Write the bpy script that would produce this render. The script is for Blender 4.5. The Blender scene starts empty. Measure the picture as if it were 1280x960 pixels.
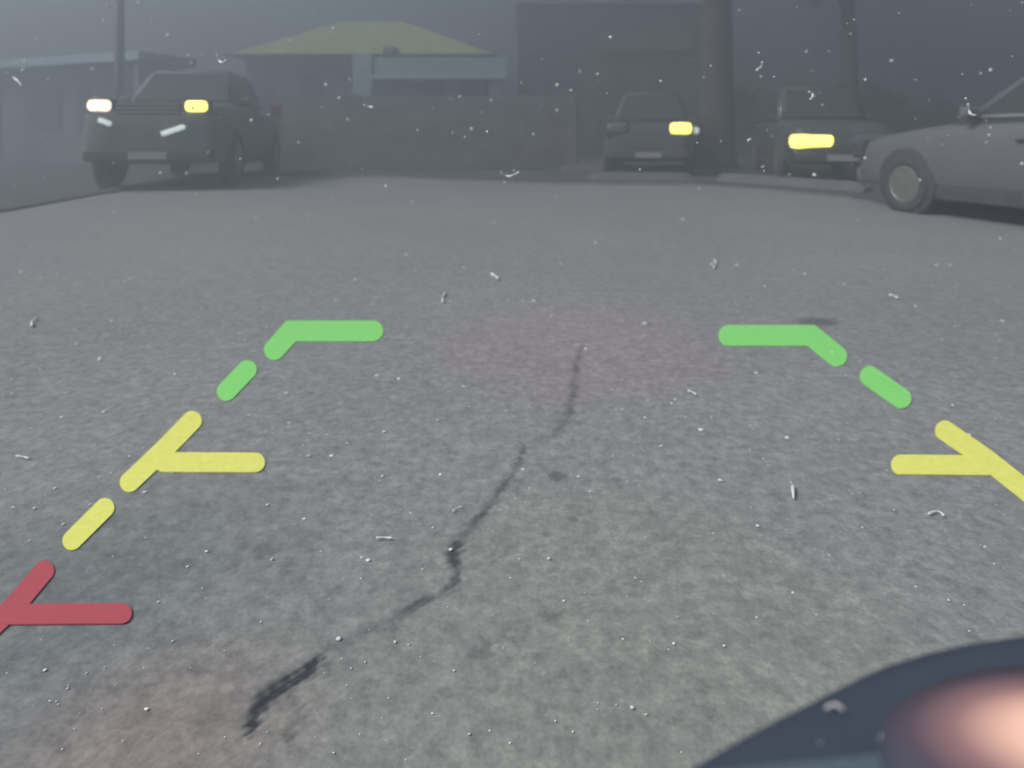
import bpy, bmesh, math, random
import numpy as np
from mathutils import Vector, Matrix

R = math.radians
rnd = random.Random(7)
S = bpy.context.scene
COL = S.collection

# ------------------------------------------------------------------ camera, sky, sun, exposure
H = 0.82            # lens height above the asphalt (a camera on a car's tailgate)
F = 800.0           # focal length in pixels of the 1280 px wide photograph
HZ = 170.0          # row of the horizon
cam = bpy.data.cameras.new('camera')
cam.sensor_width = 36.0
cam.lens = 36.0 * F / 1280.0
cam.shift_y = -(480.0 - HZ) / 1280.0
cam.clip_start = 0.02
cam.clip_end = 2000
cam.dof.use_dof = True
cam.dof.focus_distance = 0.85
cam.dof.aperture_fstop = 4.4
camo = bpy.data.objects.new('camera', cam)
COL.objects.link(camo)
camo.location = (0, 0, H)
camo.rotation_euler = (R(90), 0, 0)
S.camera = camo

SUN_EL, SUN_AZ = 44.0, -112.0       # azimuth from +Y towards +X
w = bpy.data.worlds.new('World')
S.world = w
w.use_nodes = True
nt = w.node_tree
sky = nt.nodes.new('ShaderNodeTexSky')
sky.sky_type = 'NISHITA'
sky.sun_disc = False
sky.sun_elevation = R(SUN_EL)
sky.sun_rotation = R(SUN_AZ)
sky.air_density = 1.6
sky.dust_density = 3.0
sky.ozone_density = 3.0
# a bank of dusk cloud dims the sky, heavier towards the right and overhead
geo = nt.nodes.new('ShaderNodeTexCoord')
cn = nt.nodes.new('ShaderNodeTexNoise'); cn.inputs['Scale'].default_value = 3.0; cn.inputs['Detail'].default_value = 4
nt.links.new(geo.outputs['Generated'], cn.inputs['Vector'])
dp = nt.nodes.new('ShaderNodeVectorMath'); dp.operation = 'DOT_PRODUCT'
dp.inputs[1].default_value = (-0.62, 0.0, -0.55)
nt.links.new(geo.outputs['Generated'], dp.inputs[0])
ad = nt.nodes.new('ShaderNodeMath'); ad.operation = 'MULTIPLY_ADD'; ad.inputs[1].default_value = 0.5
nt.links.new(cn.outputs['Fac'], ad.inputs[0]); nt.links.new(dp.outputs['Value'], ad.inputs[2])
cr = nt.nodes.new('ShaderNodeValToRGB')
cr.color_ramp.elements[0].position = 0.0; cr.color_ramp.elements[0].color = (0.20, 0.22, 0.23, 1)
cr.color_ramp.elements[1].position = 0.7; cr.color_ramp.elements[1].color = (0.55, 0.58, 0.58, 1)
nt.links.new(ad.outputs[0], cr.inputs[0])
mx = nt.nodes.new('ShaderNodeMix'); mx.data_type = 'RGBA'; mx.blend_type = 'MULTIPLY'; mx.inputs[0].default_value = 1.0
nt.links.new(sky.outputs[0], mx.inputs[6]); nt.links.new(cr.outputs[0], mx.inputs[7])
nt.links.new(mx.outputs[2], nt.nodes['Background'].inputs[0])
nt.nodes['Background'].inputs[1].default_value = 0.10
sun = bpy.data.lights.new('sun', 'SUN')
sun.energy = 5.0
sun.angle = R(24)
sun.color = (1.0, 0.95, 0.91)
suno = bpy.data.objects.new('sun', sun)
COL.objects.link(suno)
sd = Vector((math.sin(R(SUN_AZ)) * math.cos(R(SUN_EL)), math.cos(R(SUN_AZ)) * math.cos(R(SUN_EL)), math.sin(R(SUN_EL))))
suno.rotation_euler = sd.to_track_quat('Z', 'Y').to_euler()
S.view_settings.view_transform = 'Standard'
S.view_settings.look = 'None'
S.view_settings.gamma = 1.0
S.view_settings.use_curve_mapping = False
S.view_settings.exposure = 0.92
S.cycles.pixel_filter_width = 2.4
S.cycles.volume_bounces = 1
S.cycles.use_denoising = True

# ------------------------------------------------------------------ helpers
def gnd(px, py):
    d = F * H / (py - HZ)
    return ((px - 640.0) / F * d, d)

def at(px, py, d):
    return Vector(((px - 640.0) / F * d, d, H + (HZ - py) / F * d))

def mat(name, col, rough=0.6, metal=0.0, var=0.15, scale=6.0, coat=0.0, emit=None, estr=0.0, spec=0.5, bump=0.0, bscale=30.0):
    m = bpy.data.materials.new(name)
    m.use_nodes = True
    n = m.node_tree.nodes
    l = m.node_tree.links
    b = n['Principled BSDF']
    b.inputs['Roughness'].default_value = rough
    b.inputs['Metallic'].default_value = metal
    b.inputs['Coat Weight'].default_value = coat
    b.inputs['Specular IOR Level'].default_value = spec
    tc = n.new('ShaderNodeTexCoord')
    no = n.new('ShaderNodeTexNoise')
    no.inputs['Scale'].default_value = scale
    no.inputs['Detail'].default_value = 5
    l.new(tc.outputs['Object'], no.inputs['Vector'])
    rp = n.new('ShaderNodeValToRGB')
    rp.color_ramp.elements[0].position = 0.3
    rp.color_ramp.elements[1].position = 0.7
    rp.color_ramp.elements[0].color = tuple(c * (1 - var) for c in col) + (1,)
    rp.color_ramp.elements[1].color = tuple(min(1, c * (1 + var)) for c in col) + (1,)
    l.new(no.outputs['Fac'], rp.inputs[0])
    l.new(rp.outputs[0], b.inputs['Base Color'])
    if bump:
        n2 = n.new('ShaderNodeTexNoise')
        n2.inputs['Scale'].default_value = bscale
        n2.inputs['Detail'].default_value = 4
        l.new(tc.outputs['Object'], n2.inputs['Vector'])
        bp = n.new('ShaderNodeBump')
        bp.inputs['Strength'].default_value = bump
        bp.inputs['Distance'].default_value = 0.02
        l.new(n2.outputs['Fac'], bp.inputs['Height'])
        l.new(bp.outputs[0], b.inputs['Normal'])
    if emit:
        b.inputs['Emission Color'].default_value = tuple(emit) + (1,)
        b.inputs['Emission Strength'].default_value = estr
    return m

def link(name, bm, m, parent=None, smooth=False):
    me = bpy.data.meshes.new(name)
    bmesh.ops.recalc_face_normals(bm, faces=bm.faces)
    bm.to_mesh(me)
    bm.free()
    me.materials.append(m)
    if smooth:
        for p in me.polygons:
            p.use_smooth = True
    o = bpy.data.objects.new(name, me)
    COL.objects.link(o)
    if parent:
        o.parent = parent
    return o

def tag(o, label=None, cat=None, group=None, kind=None):
    if label: o['label'] = label
    if cat: o['category'] = cat
    if group: o['group'] = group
    if kind: o['kind'] = kind
    return o

def thing(name, label, cat, loc=(0, 0, 0), rz=0.0, group=None):
    o = bpy.data.objects.new(name, None)
    o.empty_display_size = 0.2
    COL.objects.link(o)
    o.location = loc
    o.rotation_euler = (0, 0, rz)
    return tag(o, label, cat, group)

def box(bm, x0, x1, y0, y1, z0, z1, bev=0.0):
    r = bmesh.ops.create_cube(bm, size=1.0)
    vs = r['verts']
    bmesh.ops.scale(bm, vec=(x1 - x0, y1 - y0, z1 - z0), verts=vs)
    bmesh.ops.translate(bm, vec=((x0 + x1) / 2, (y0 + y1) / 2, (z0 + z1) / 2), verts=vs)
    if bev:
        es = list({e for v in vs for e in v.link_edges})
        bmesh.ops.bevel(bm, geom=es, offset=bev, segments=3, affect='EDGES', profile=0.5)
    return bm

def nbox(*a, **k):
    return box(bmesh.new(), *a, **k)

def tube(bm, pts, rad, n=10, cap=True):
    pts = [Vector(p) for p in pts]
    rings = []
    for i, p in enumerate(pts):
        a = pts[max(i - 1, 0)]
        b = pts[min(i + 1, len(pts) - 1)]
        t = (b - a).normalized()
        u = t.orthogonal().normalized() if abs(t.z) > 0.9 else t.cross(Vector((0, 0, 1))).normalized()
        if abs(t.z) > 0.9:
            u = Vector((1, 0, 0)) - t * t.x
            u.normalize()
        v = t.cross(u)
        r = rad[i] if isinstance(rad, (list, tuple)) else rad
        rings.append([bm.verts.new(p + (u * math.cos(2 * math.pi * k / n) + v * math.sin(2 * math.pi * k / n)) * r) for k in range(n)])
    for a, b in zip(rings, rings[1:]):
        for k in range(n):
            bm.faces.new((a[k], a[(k + 1) % n], b[(k + 1) % n], b[k]))
    if cap:
        bm.faces.new(rings[0])
        bm.faces.new(rings[-1])
    return bm

def lathe_y(bm, prof, n=28, cx=0, cz=0):
    """prof: list of (radius, y); spins round the local y axis."""
    rings = []
    for r, y in prof:
        rings.append([bm.verts.new((cx + r * math.cos(2 * math.pi * k / n), y, cz + r * math.sin(2 * math.pi * k / n))) for k in range(n)])
    for a, b in zip(rings, rings[1:]):
        for k in range(n):
            bm.faces.new((a[k], a[(k + 1) % n], b[(k + 1) % n], b[k]))
    if prof[0][0] > 0: bm.faces.new(rings[0])
    if prof[-1][0] > 0: bm.faces.new(rings[-1])
    return bm

# ------------------------------------------------------------------ materials
M = {}
M['silver'] = mat('silver_paint', (0.18, 0.184, 0.20), 0.42, 0.3, 0.05, 3, coat=0.3)
M['black_paint'] = mat('black_paint', (0.085, 0.088, 0.095), 0.4, 0.0, 0.2, 3, coat=0.25)
M['blue_paint'] = mat('midnight_paint', (0.075, 0.082, 0.092), 0.4, 0.0, 0.2, 3, coat=0.25)
M['grey_paint'] = mat('charcoal_paint', (0.14, 0.145, 0.16), 0.4, 0.0, 0.2, 3, coat=0.25)
M['glass'] = mat('tinted_glass', (0.05, 0.055, 0.06), 0.25, 0.0, 0.1, 3)
M['rubber'] = mat('tyre_rubber', (0.065, 0.065, 0.068), 0.9, 0.0, 0.25, 20)
M['alloy'] = mat('alloy_rim', (0.30, 0.29, 0.26), 0.4, 0.6, 0.15, 12)
M['chrome'] = mat('chrome_trim', (0.62, 0.65, 0.68), 0.3, 0.8, 0.05, 12)
M['trim'] = mat('black_trim', (0.06, 0.06, 0.064), 0.7, 0.0, 0.2, 20)
M['plate'] = mat('plate_plastic', (0.35, 0.36, 0.38), 0.6, 0.0, 0.05, 20)
M['lens_off'] = mat('clear_lens', (0.16, 0.17, 0.18), 0.25, 0.2, 0.1, 20)
M['red_lens'] = mat('red_lens', (0.12, 0.01, 0.01), 0.3, 0.0, 0.1, 20)
M['lamp_warm'] = mat('lit_lamp_warm', (0.8, 0.78, 0.6), 0.3, emit=(1.0, 0.88, 0.10), estr=2.3)
M['lamp_peach'] = mat('lit_lamp_peach', (0.8, 0.7, 0.55), 0.3, emit=(1.0, 0.80, 0.55), estr=1.9)
M['pale_lamp_glint'] = mat('lit_pale_lamp_glint', (0.8, 0.8, 0.8), 0.3, emit=(0.72, 0.85, 0.80), estr=.55)  # turn signal, and the painted glints on the pickup's bumper
M['lamp_amber'] = mat('lit_window_amber', (0.5, 0.4, 0.3), 0.5, emit=(0.9, 0.62, 0.4), estr=0.22)
M['flare'] = mat('screen_flare_glow', (0.08, 0.075, 0.085), 0.3, emit=(1.0, 0.66, 0.44), estr=0.52)

# ------------------------------------------------------------------ ground: one sheet, a crack worn into it
crack_a = [(310, 912, 9), (320, 888, 12), (333, 872, 14), (350, 858, 12), (374, 846, 9), (388, 835, 11), (398, 824, 8)]
crack_b = [(432, 803, 3), (458, 790, 6), (486, 778, 8), (518, 757, 7), (548, 744, 8), (566, 733, 7), (572, 715, 6), (568, 693, 12), (573, 678, 10), (585, 662, 7), (603, 643, 6), (620, 620, 6), (638, 597, 5), (650, 575, 4), (656, 555, 3)]
crack_c = [(690, 545, 4), (704, 532, 6), (712, 517, 7), (715, 500, 6), (719, 478, 6), (722, 450, 4), (728, 432, 2)]
crack_d = [(362, 864, 5), (372, 882, 6), (368, 902, 8), (360, 925, 6)]
crack_e = [(398, 824, 4), (415, 845, 5), (424, 858, 4)]
crack_f = [(575, 712, 3), (600, 705, 3), (640, 668, 2)]
crack_g = [(398, 824, 10), (415, 812, 12), (440, 799, 10), (462, 788, 8)]
crack_h = [(656, 556, 6), (672, 550, 7), (692, 544, 6)]
cracks = [(crack_g, .48), (crack_h, .28), (crack_f, .25), (crack_a, 1.0), ([(570, 680, 8), (567, 693, 11), (570, 708, 8)], .9), (crack_b, 0.68), (crack_c, 0.5), (crack_d, 0.45), (crack_e, 0.4)]

def stretch(a, b, s0, s1):
    out = [a]
    while out[-1] < b:
        f = (out[-1] - a) / (b - a)
        out.append(out[-1] + s0 + (s1 - s0) * f)
    return out
xs = [-75, -60, -45, -30, -20, -14, -10, -7, -5, -4, -3, -2.4, -2, -1.7]
xs += list(np.arange(-1.5, -0.7, 0.03)) + list(np.arange(-0.7, 0.5, 0.005)) + list(np.arange(0.5, 1.5, 0.03))
xs += [1.7, 2, 2.4, 3, 4, 5, 7, 10, 14, 20, 30, 45, 60, 75]
ys = [-40, -20, -10, -5, -2, -1, -0.5, -0.2, 0, 0.2, 0.35, 0.5, 0.6, 0.68]
y = 0.74
while y < 3.2:
    ys.append(y); y *= 1.0055
while y < 14:
    ys.append(y); y *= 1.05
ys += [14, 17, 21, 26, 32, 40, 50, 62, 75]
xs = np.array(sorted(xs)); ys = np.array(sorted(ys))
GX, GY = np.meshgrid(xs, ys)
dark = np.zeros_like(GX)
rs = np.random.RandomState(3)
def hashnoise(x, y, seed):
    ph = np.random.RandomState(seed).rand(8, 3)
    v = np.zeros_like(x)
    for a, b, c in ph:
        v += np.sin(x * (40 + 90 * a) + y * (40 + 90 * b) * (1 if c > .5 else -1) + c * 6.28)
    return v / 8
wob = hashnoise(GX, GY, 1) * 0.008 + hashnoise(GX * 3, GY * 3, 2) * 0.012
wob2 = hashnoise(GX, GY, 5) * 0.008 + hashnoise(GX * 3, GY * 3, 6) * 0.012
for pts, stren in cracks:
    P = [gnd(p[0], p[1]) for p in pts]
    W = [p[2] / F * g[1] * 0.72 for p, g in zip(pts, P)]
    for i in range(len(P) - 1):
        (ax, ay), (bx, by) = P[i], P[i + 1]
        dx, dy = bx - ax, by - ay
        L2 = dx * dx + dy * dy
        X = GX + wob; Y = GY + wob2
        t = np.clip(((X - ax) * dx + (Y - ay) * dy) / L2, 0, 1)
        dist = np.hypot(X - ax - t * dx, Y - ay - t * dy)
        wd = W[i] + (W[i + 1] - W[i]) * t
        dark = np.maximum(dark, stren * np.clip(1.25 - dist / wd * .62, 0, 1) * (1 - .45 * np.clip(.5 + hashnoise(GX * .6, GY * .6, 12) * 2.2, 0, 1) * (stren < .9)))
for px, py, rx, ry, st in [(698, 595, 13, 6, 0.55), (862, 592, 0, 0, 0), (1022, 402, 26, 5, 0.5), (690, 770, 12, 8, .3), (600, 815, 14, 9, .3), (330, 690, 16, 8, .3), (420, 740, 12, 8, .25), (150, 760, 20, 9, .25)]:
    if rx == 0: continue
    gx, gy = gnd(px, py)
    sx = rx / F * gy
    sy = ry * gy * gy / (F * H)
    q = ((GX + wob - gx) / sx) ** 2 + ((GY + wob2 - gy) / sy) ** 2
    dark = np.maximum(dark, st * np.clip(1.5 - q, 0, 1))
GZ = -0.0015 * dark + np.where((np.abs(GX) < 2) & (GY < 4) & (GY > .5), hashnoise(GX * .25, GY * .25, 9) * 0.0006, 0)
nx, ny = len(xs), len(ys)
me = bpy.data.meshes.new('ground')
me.vertices.add(nx * ny)
me.vertices.foreach_set('co', np.stack([GX, GY, GZ], -1).ravel().astype(np.float32))
idx = np.arange(nx * ny).reshape(ny, nx)
q = np.stack([idx[:-1, :-1], idx[:-1, 1:], idx[1:, 1:], idx[1:, :-1]], -1).reshape(-1, 4)
me.loops.add(q.size)
me.loops.foreach_set('vertex_index', q.ravel().astype(np.int32))
me.polygons.add(len(q))
me.polygons.foreach_set('loop_start', (np.arange(len(q)) * 4).astype(np.int32))
me.polygons.foreach_set('loop_total', np.full(len(q), 4, np.int32))
me.update(calc_edges=True)
att = me.attributes.new('crack', 'FLOAT', 'POINT')
att.data.foreach_set('value', dark.ravel().astype(np.float32))
for p in me.polygons: p.use_smooth = True
ground = bpy.data.objects.new('ground', me)
COL.objects.link(ground)
tag(ground, kind='structure')

gm = bpy.data.materials.new('worn_asphalt')
gm.use_nodes = True
n = gm.node_tree.nodes; l = gm.node_tree.links
b = n['Principled BSDF']
b.inputs['Roughness'].default_value = 0.9
b.inputs['Specular IOR Level'].default_value = 0.2
tc = n.new('ShaderNodeTexCoord')
def noise(scale, det=4, rough=0.55, vec=None):
    k = n.new('ShaderNodeTexNoise')
    k.inputs['Scale'].default_value = scale
    k.inputs['Detail'].default_value = det
    k.inputs['Roughness'].default_value = rough
    l.new(vec or tc.outputs['Object'], k.inputs['Vector'])
    return k
def ramp(src, p0, c0, p1, c1):
    k = n.new('ShaderNodeValToRGB')
    k.color_ramp.elements[0].position = p0; k.color_ramp.elements[0].color = c0 + (1,)
    k.color_ramp.elements[1].position = p1; k.color_ramp.elements[1].color = c1 + (1,)
    l.new(src, k.inputs[0]); return k
def mix(fac, a, bb, mode='MIX'):
    k = n.new('ShaderNodeMix'); k.data_type = 'RGBA'; k.blend_type = mode
    if isinstance(fac, float): k.inputs[0].default_value = fac
    else: l.new(fac, k.inputs[0])
    for i, v in ((6, a), (7, bb)):
        if isinstance(v, tuple): k.inputs[i].default_value = v + (1,)
        else: l.new(v, k.inputs[i])
    return k.outputs[2]
base = ramp(noise(0.55, 3).outputs['Fac'], 0.35, (0.264, 0.248, 0.236), 0.65, (0.298, 0.270, 0.253)).outputs[0]
# aggregate: pale and dark stones of about 1-2 cm, and finer grit
grit = ramp(noise(34, 3, 0.62).outputs['Fac'], 0.30, (0.77, 0.775, 0.78), 0.70, (1.22, 1.215, 1.20)).outputs[0]
c = mix(0.85, base, grit, 'MULTIPLY')
vc = n.new('ShaderNodeTexVoronoi'); vc.inputs['Scale'].default_value = 58; vc.feature = 'SMOOTH_F1'; vc.inputs['Smoothness'].default_value = 0.35
wv = n.new('ShaderNodeVectorMath'); wv.operation = 'MULTIPLY_ADD'
l.new(noise(40, 2, .5).outputs['Color'], wv.inputs[0]); wv.inputs[1].default_value = (.02, .02, 0); l.new(tc.outputs['Object'], wv.inputs[2])
l.new(wv.outputs[0], vc.inputs['Vector'])
sg_ = n.new('ShaderNodeSeparateColor'); l.new(vc.outputs['Color'], sg_.inputs[0])
stone = ramp(sg_.outputs[0], 0.1, (0.80, 0.805, 0.81), 0.9, (1.20, 1.195, 1.18)).outputs[0]
c = mix(0.45, c, stone, 'MULTIPLY')
fine = ramp(noise(120, 3, 0.6).outputs['Fac'], 0.3, (0.85, 0.85, 0.85), 0.7, (1.15, 1.15, 1.15)).outputs[0]
c = mix(1.0, c, fine, 'MULTIPLY')
big = ramp(noise(11, 4, 0.6).outputs['Fac'], 0.35, (0.91, 0.915, 0.92), 0.65, (1.07, 1.07, 1.065)).outputs[0]
c = mix(1.0, c, big, 'MULTIPLY')
vo = n.new('ShaderNodeTexVoronoi'); vo.inputs['Scale'].default_value = 19
l.new(tc.outputs['Object'], vo.inputs['Vector'])
st = ramp(vo.outputs['Distance'], 0.08, (0.55, 0.55, 0.55), 0.26, (0.0, 0.0, 0.0))
sepc = n.new('ShaderNodeSeparateColor'); l.new(vo.outputs['Color'], sepc.inputs[0])
pick = ramp(sepc.outputs[0], 0.80, (0.0, 0.0, 0.0), 0.90, (1.0, 1.0, 1.0))
pickd = ramp(sepc.outputs[1], 0.86, (0.0, 0.0, 0.0), 0.94, (1.0, 1.0, 1.0))
f1 = mix(1.0, st.outputs[0], pick.outputs[0], 'MULTIPLY')
f2 = mix(1.0, st.outputs[0], pickd.outputs[0], 'MULTIPLY')
c = mix(f1, c, (0.40, 0.38, 0.345))
c = mix(f2, c, (0.115, 0.116, 0.115))
# broad tint patches: the screen's uneven glare put into the asphalt colour
def patch(cx, cy, r0, r1, edge=0.5):
    mp = n.new('ShaderNodeVectorMath'); mp.operation = 'DISTANCE'
    l.new(tc.outputs['Object'], mp.inputs[0]); mp.inputs[1].default_value = (cx, cy, 0)
    nn = noise(2.2, 4, .6)
    ad = n.new('ShaderNodeMath'); ad.operation = 'MULTIPLY_ADD'
    l.new(nn.outputs['Fac'], ad.inputs[0]); ad.inputs[1].default_value = edge; l.new(mp.outputs['Value'], ad.inputs[2])
    return ramp(ad.outputs[0], r0 + edge * .5, (1.0, 1.0, 1.0), r1 + edge * .5, (0.0, 0.0, 0.0)).outputs[0]
sx, sy = gnd(180, 930)
c = mix(mix(1.0, patch(sx, sy, 0.03, 0.27, 0.15), (0.62, 0.62, 0.62), 'MULTIPLY'), c, mix(1.0, c, (1.18, 0.91, 0.85), 'MULTIPLY'))
c = mix(mix(1.0, patch(-3.6, 4.2, 1.2, 4.0, 0.6), (0.9, 0.9, 0.9), 'MULTIPLY'), c, mix(1.0, c, (0.92, 1.03, 1.10), 'MULTIPLY'))
sx, sy = gnd(760, 900)
c = mix(mix(1.0, patch(sx, sy, 0.15, 0.8, 0.4), (0.85, 0.85, 0.85), 'MULTIPLY'), c, mix(1.0, c, (1.03, 1.04, 0.95), 'MULTIPLY'))
sx, sy = gnd(110, 740)
c = mix(mix(1.0, patch(sx, sy, 0.10, 0.48, 0.25), (0.9, 0.9, 0.9), 'MULTIPLY'), c, mix(1.0, c, (0.72, 0.78, 0.79), 'MULTIPLY'))
sx, sy = gnd(720, 430)
c = mix(mix(1.0, patch(sx, sy, 0.5, 2.4, 0.8), (0.8, 0.8, 0.8), 'MULTIPLY'), c, mix(1.0, c, (1.09, 0.98, 1.0), 'MULTIPLY'))
at_ = n.new('ShaderNodeAttribute'); at_.attribute_name = 'crack'
c = mix(at_.outputs['Fac'], c, (0.040, 0.043, 0.055))
l.new(c, b.inputs['Base Color'])
bp = n.new('ShaderNodeBump'); bp.inputs['Strength'].default_value = 0.25; bp.inputs['Distance'].default_value = 0.0015
l.new(noise(60, 4, .6).outputs['Fac'], bp.inputs['Height'])
l.new(bp.outputs[0], b.inputs['Normal'])
me.materials.append(gm)

# the darker street beyond the car park, with a bowed edge
edge_px = [(-500, 330), (-250, 305), (0, 266), (60, 255), (120, 244), (200, 232), (300, 222), (380, 219.5), (460, 221), (560, 226), (660, 229.5), (760, 231), (860, 232), (960, 238), (1060, 248), (1160, 258), (1280, 272), (1500, 300)]
E = [gnd(*p) for p in edge_px]
bm = bmesh.new()
near = [bm.verts.new((x, y, 0.004)) for x, y in E]
far = [bm.verts.new((x * 1.0 if abs(x) > 1e9 else -74 + 148 * i / (len(E) - 1), 74, 0.004)) for i, (x, y) in enumerate(E)]
for i in range(len(E) - 1):
    bm.faces.new((near[i], near[i + 1], far[i + 1], far[i]))
M['road'] = mat('street_asphalt', (0.10, 0.104, 0.112), 0.9, var=0.18, scale=1.5, spec=0.2, bump=0.3)
tag(link('road', bm, M['road']), kind='structure')
# flush concrete gutter line along that edge
bm = bmesh.new()
M['concrete'] = mat('kerb_concrete', (0.17, 0.165, 0.16), 0.9, var=0.15, scale=5, spec=0.2, bump=0.3)
prev = None
for i, (x, y) in enumerate(E[2:15]):
    ring = [bm.verts.new((x, y - .10, 0.0)), bm.verts.new((x, y - 0.08, 0.03)), bm.verts.new((x, y + 0.10, 0.03)), bm.verts.new((x, y + 0.12, 0.0))]
    if prev:
        for k in range(3):
            bm.faces.new((prev[k], prev[k + 1], ring[k + 1], ring[k]))
    prev = ring
tag(link('kerb', bm, M['concrete']), kind='structure')

# ------------------------------------------------------------------ parking guide marks on the asphalt
def stroke_outline(pts, r, n=14):
    """outline polygon of a round-ended bent stroke, in photo pixels"""
    pts = [Vector(p) for p in pts]
    left, right = [], []
    for i, p in enumerate(pts):
        if i == 0: t = (pts[1] - p).normalized()
        elif i == len(pts) - 1: t = (p - pts[-2]).normalized()
        else: t = ((pts[i + 1] - p).normalized() + (p - pts[i - 1]).normalized()).normalized()
        nrm = Vector((-t.y, t.x))
        k = 1.0
        if 0 < i < len(pts) - 1:
            k = 1.0 / max(0.5, t.dot((pts[i + 1] - p).normalized()))
        left.append(p + nrm * r * k); right.append(p - nrm * r * k)
    t = (pts[-1] - pts[-2]).normalized(); a0 = math.atan2(t.y, t.x)
    cap1 = [pts[-1] + Vector((math.cos(a0 + math.pi / 2 - math.pi * j / n), math.sin(a0 + math.pi / 2 - math.pi * j / n))) * r for j in range(1, n)]
    t = (pts[1] - pts[0]).normalized(); a1 = math.atan2(t.y, t.x)
    cap0 = [pts[0] + Vector((math.cos(a1 - math.pi / 2 - math.pi * j / n), math.sin(a1 - math.pi / 2 - math.pi * j / n))) * r for j in range(1, n)]
    out = left + cap1 + right[::-1] + cap0
    return out

def paint_mat(name, col):
    m = mat(name, col, 0.75, var=0.05, scale=55, spec=0.2)
    return m
M['green_mark'] = paint_mat('green_marking_paint', (0.27, 0.78, 0.20))
M['yellow_mark'] = paint_mat('yellow_marking_paint', (0.86, 0.87, 0.19))
M['red_mark'] = paint_mat('red_marking_paint', (0.50, 0.092, 0.115))

def marking(strokes, m, label, r=13.0):
    bm = bmesh.new()
    for si, pts in enumerate(strokes):
        o = stroke_outline(pts, r)
        zt = 0.003 + 0.0006 * si
        g = [gnd(p.x, p.y) for p in o]
        top = [bm.verts.new((x, y, zt)) for x, y in g]
        bot = [bm.verts.new((x, y, 0.0012)) for x, y in g]
        bm.faces.new(top)
        for k in range(len(g)):
            k2 = (k + 1) % len(g)
            bm.faces.new((top[k], top[k2], bot[k2], bot[k]))
    return tag(link('guide_marking', bm, m), label, 'ground marking', 'painted parking guide markings')

marking([[(343, 438), (364, 414.5), (466, 414.5)]], M['green_mark'], 'bent green marking, its long arm reaching right, left of the crack')
marking([[(283, 490), (309, 463)]], M['green_mark'], 'short slanted green dash, below the left bent green marking', r=12)
marking([[(911, 420), (1014, 420), (1046, 446)]], M['green_mark'], 'bent green marking, its long arm reaching left, right of the crack')
marking([[(1087, 471), (1127, 499)]], M['green_mark'], 'short slanted green dash, below the right bent green marking', r=12.5)
marking([[(162, 604), (206, 562), (240, 527)], [(205, 579), (319, 579.5)]], M['yellow_mark'], 'forked yellow marking with its arm reaching right, wholly in view', r=12.2)
marking([[(90, 677), (131, 636)]], M['yellow_mark'], 'short slanted yellow dash between the forked yellow and red markings', r=12)
marking([[(1181, 539), (1232, 574), (1300, 628)], [(1126, 582), (1236, 583)]], M['yellow_mark'], 'forked yellow marking running out of the right edge', r=12.2)
marking([[(-38, 812), (20, 757), (55, 715)], [(5, 770), (152, 769)]], M['red_mark'], 'red forked marking at the left edge, nearest the camera', r=12.6)

# ------------------------------------------------------------------ vehicles
def loft(bm, stations, ring):
    rings = []
    for s in stations:
        pts = ring(*s)
        rings.append([bm.verts.new(p) for p in pts])
    n_ = len(rings[0])
    for a, b_ in zip(rings, rings[1:]):
        for k in range(n_):
            bm.faces.new((a[k], a[(k + 1) % n_], b_[(k + 1) % n_], b_[k]))
    bm.faces.new(rings[0]); bm.faces.new(rings[-1])
    return bm

def bodyring(x, hw, zb, zt):
    zm = zb + (zt - zb) * 0.55
    h = [(hw * .80, zb), (hw * .96, zb + .06), (hw, zb + (zt - zb) * .3), (hw, zm), (hw * .965, zt - (zt - zb) * .16), (hw * .90, zt - .015), (hw * .60, zt)]
    return [(x, y, z) for y, z in h] + [(x, -y, z) for y, z in h[::-1]]

def panel(corners, off=0.006, thick=0.012, inset=(0.06, 0.06), rnd_=0.0):
    """thin slab lying on a quad, inset by shares of its width and height"""
    a, b_, c_, d_ = [Vector(p) for p in corners]
    def P(u, v): return (a * (1 - u) + b_ * u) * (1 - v) + (d_ * (1 - u) + c_ * u) * v
    u, v = inset
    q = [P(u, v), P(1 - u, v), P(1 - u, 1 - v), P(u, 1 - v)]
    nrm = (q[1] - q[0]).cross(q[3] - q[0]).normalized()
    return q, nrm, off, thick

def slab(bm, corners, outward, off=0.006, thick=0.012, inset=(0.06, 0.06), bev=0.02):
    q, nrm, off, thick = panel(corners, off, thick, inset)
    if nrm.dot(Vector(outward)) < 0: nrm = -nrm
    vs = [bm.verts.new(p + nrm * (off - thick)) for p in q]
    f = bm.faces.new(vs)
    r = bmesh.ops.extrude_face_region(bm, geom=[f])
    ev = [g for g in r['geom'] if isinstance(g, bmesh.types.BMVert)]
    bmesh.ops.translate(bm, vec=nrm * thick, verts=ev)
    return bm

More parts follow.
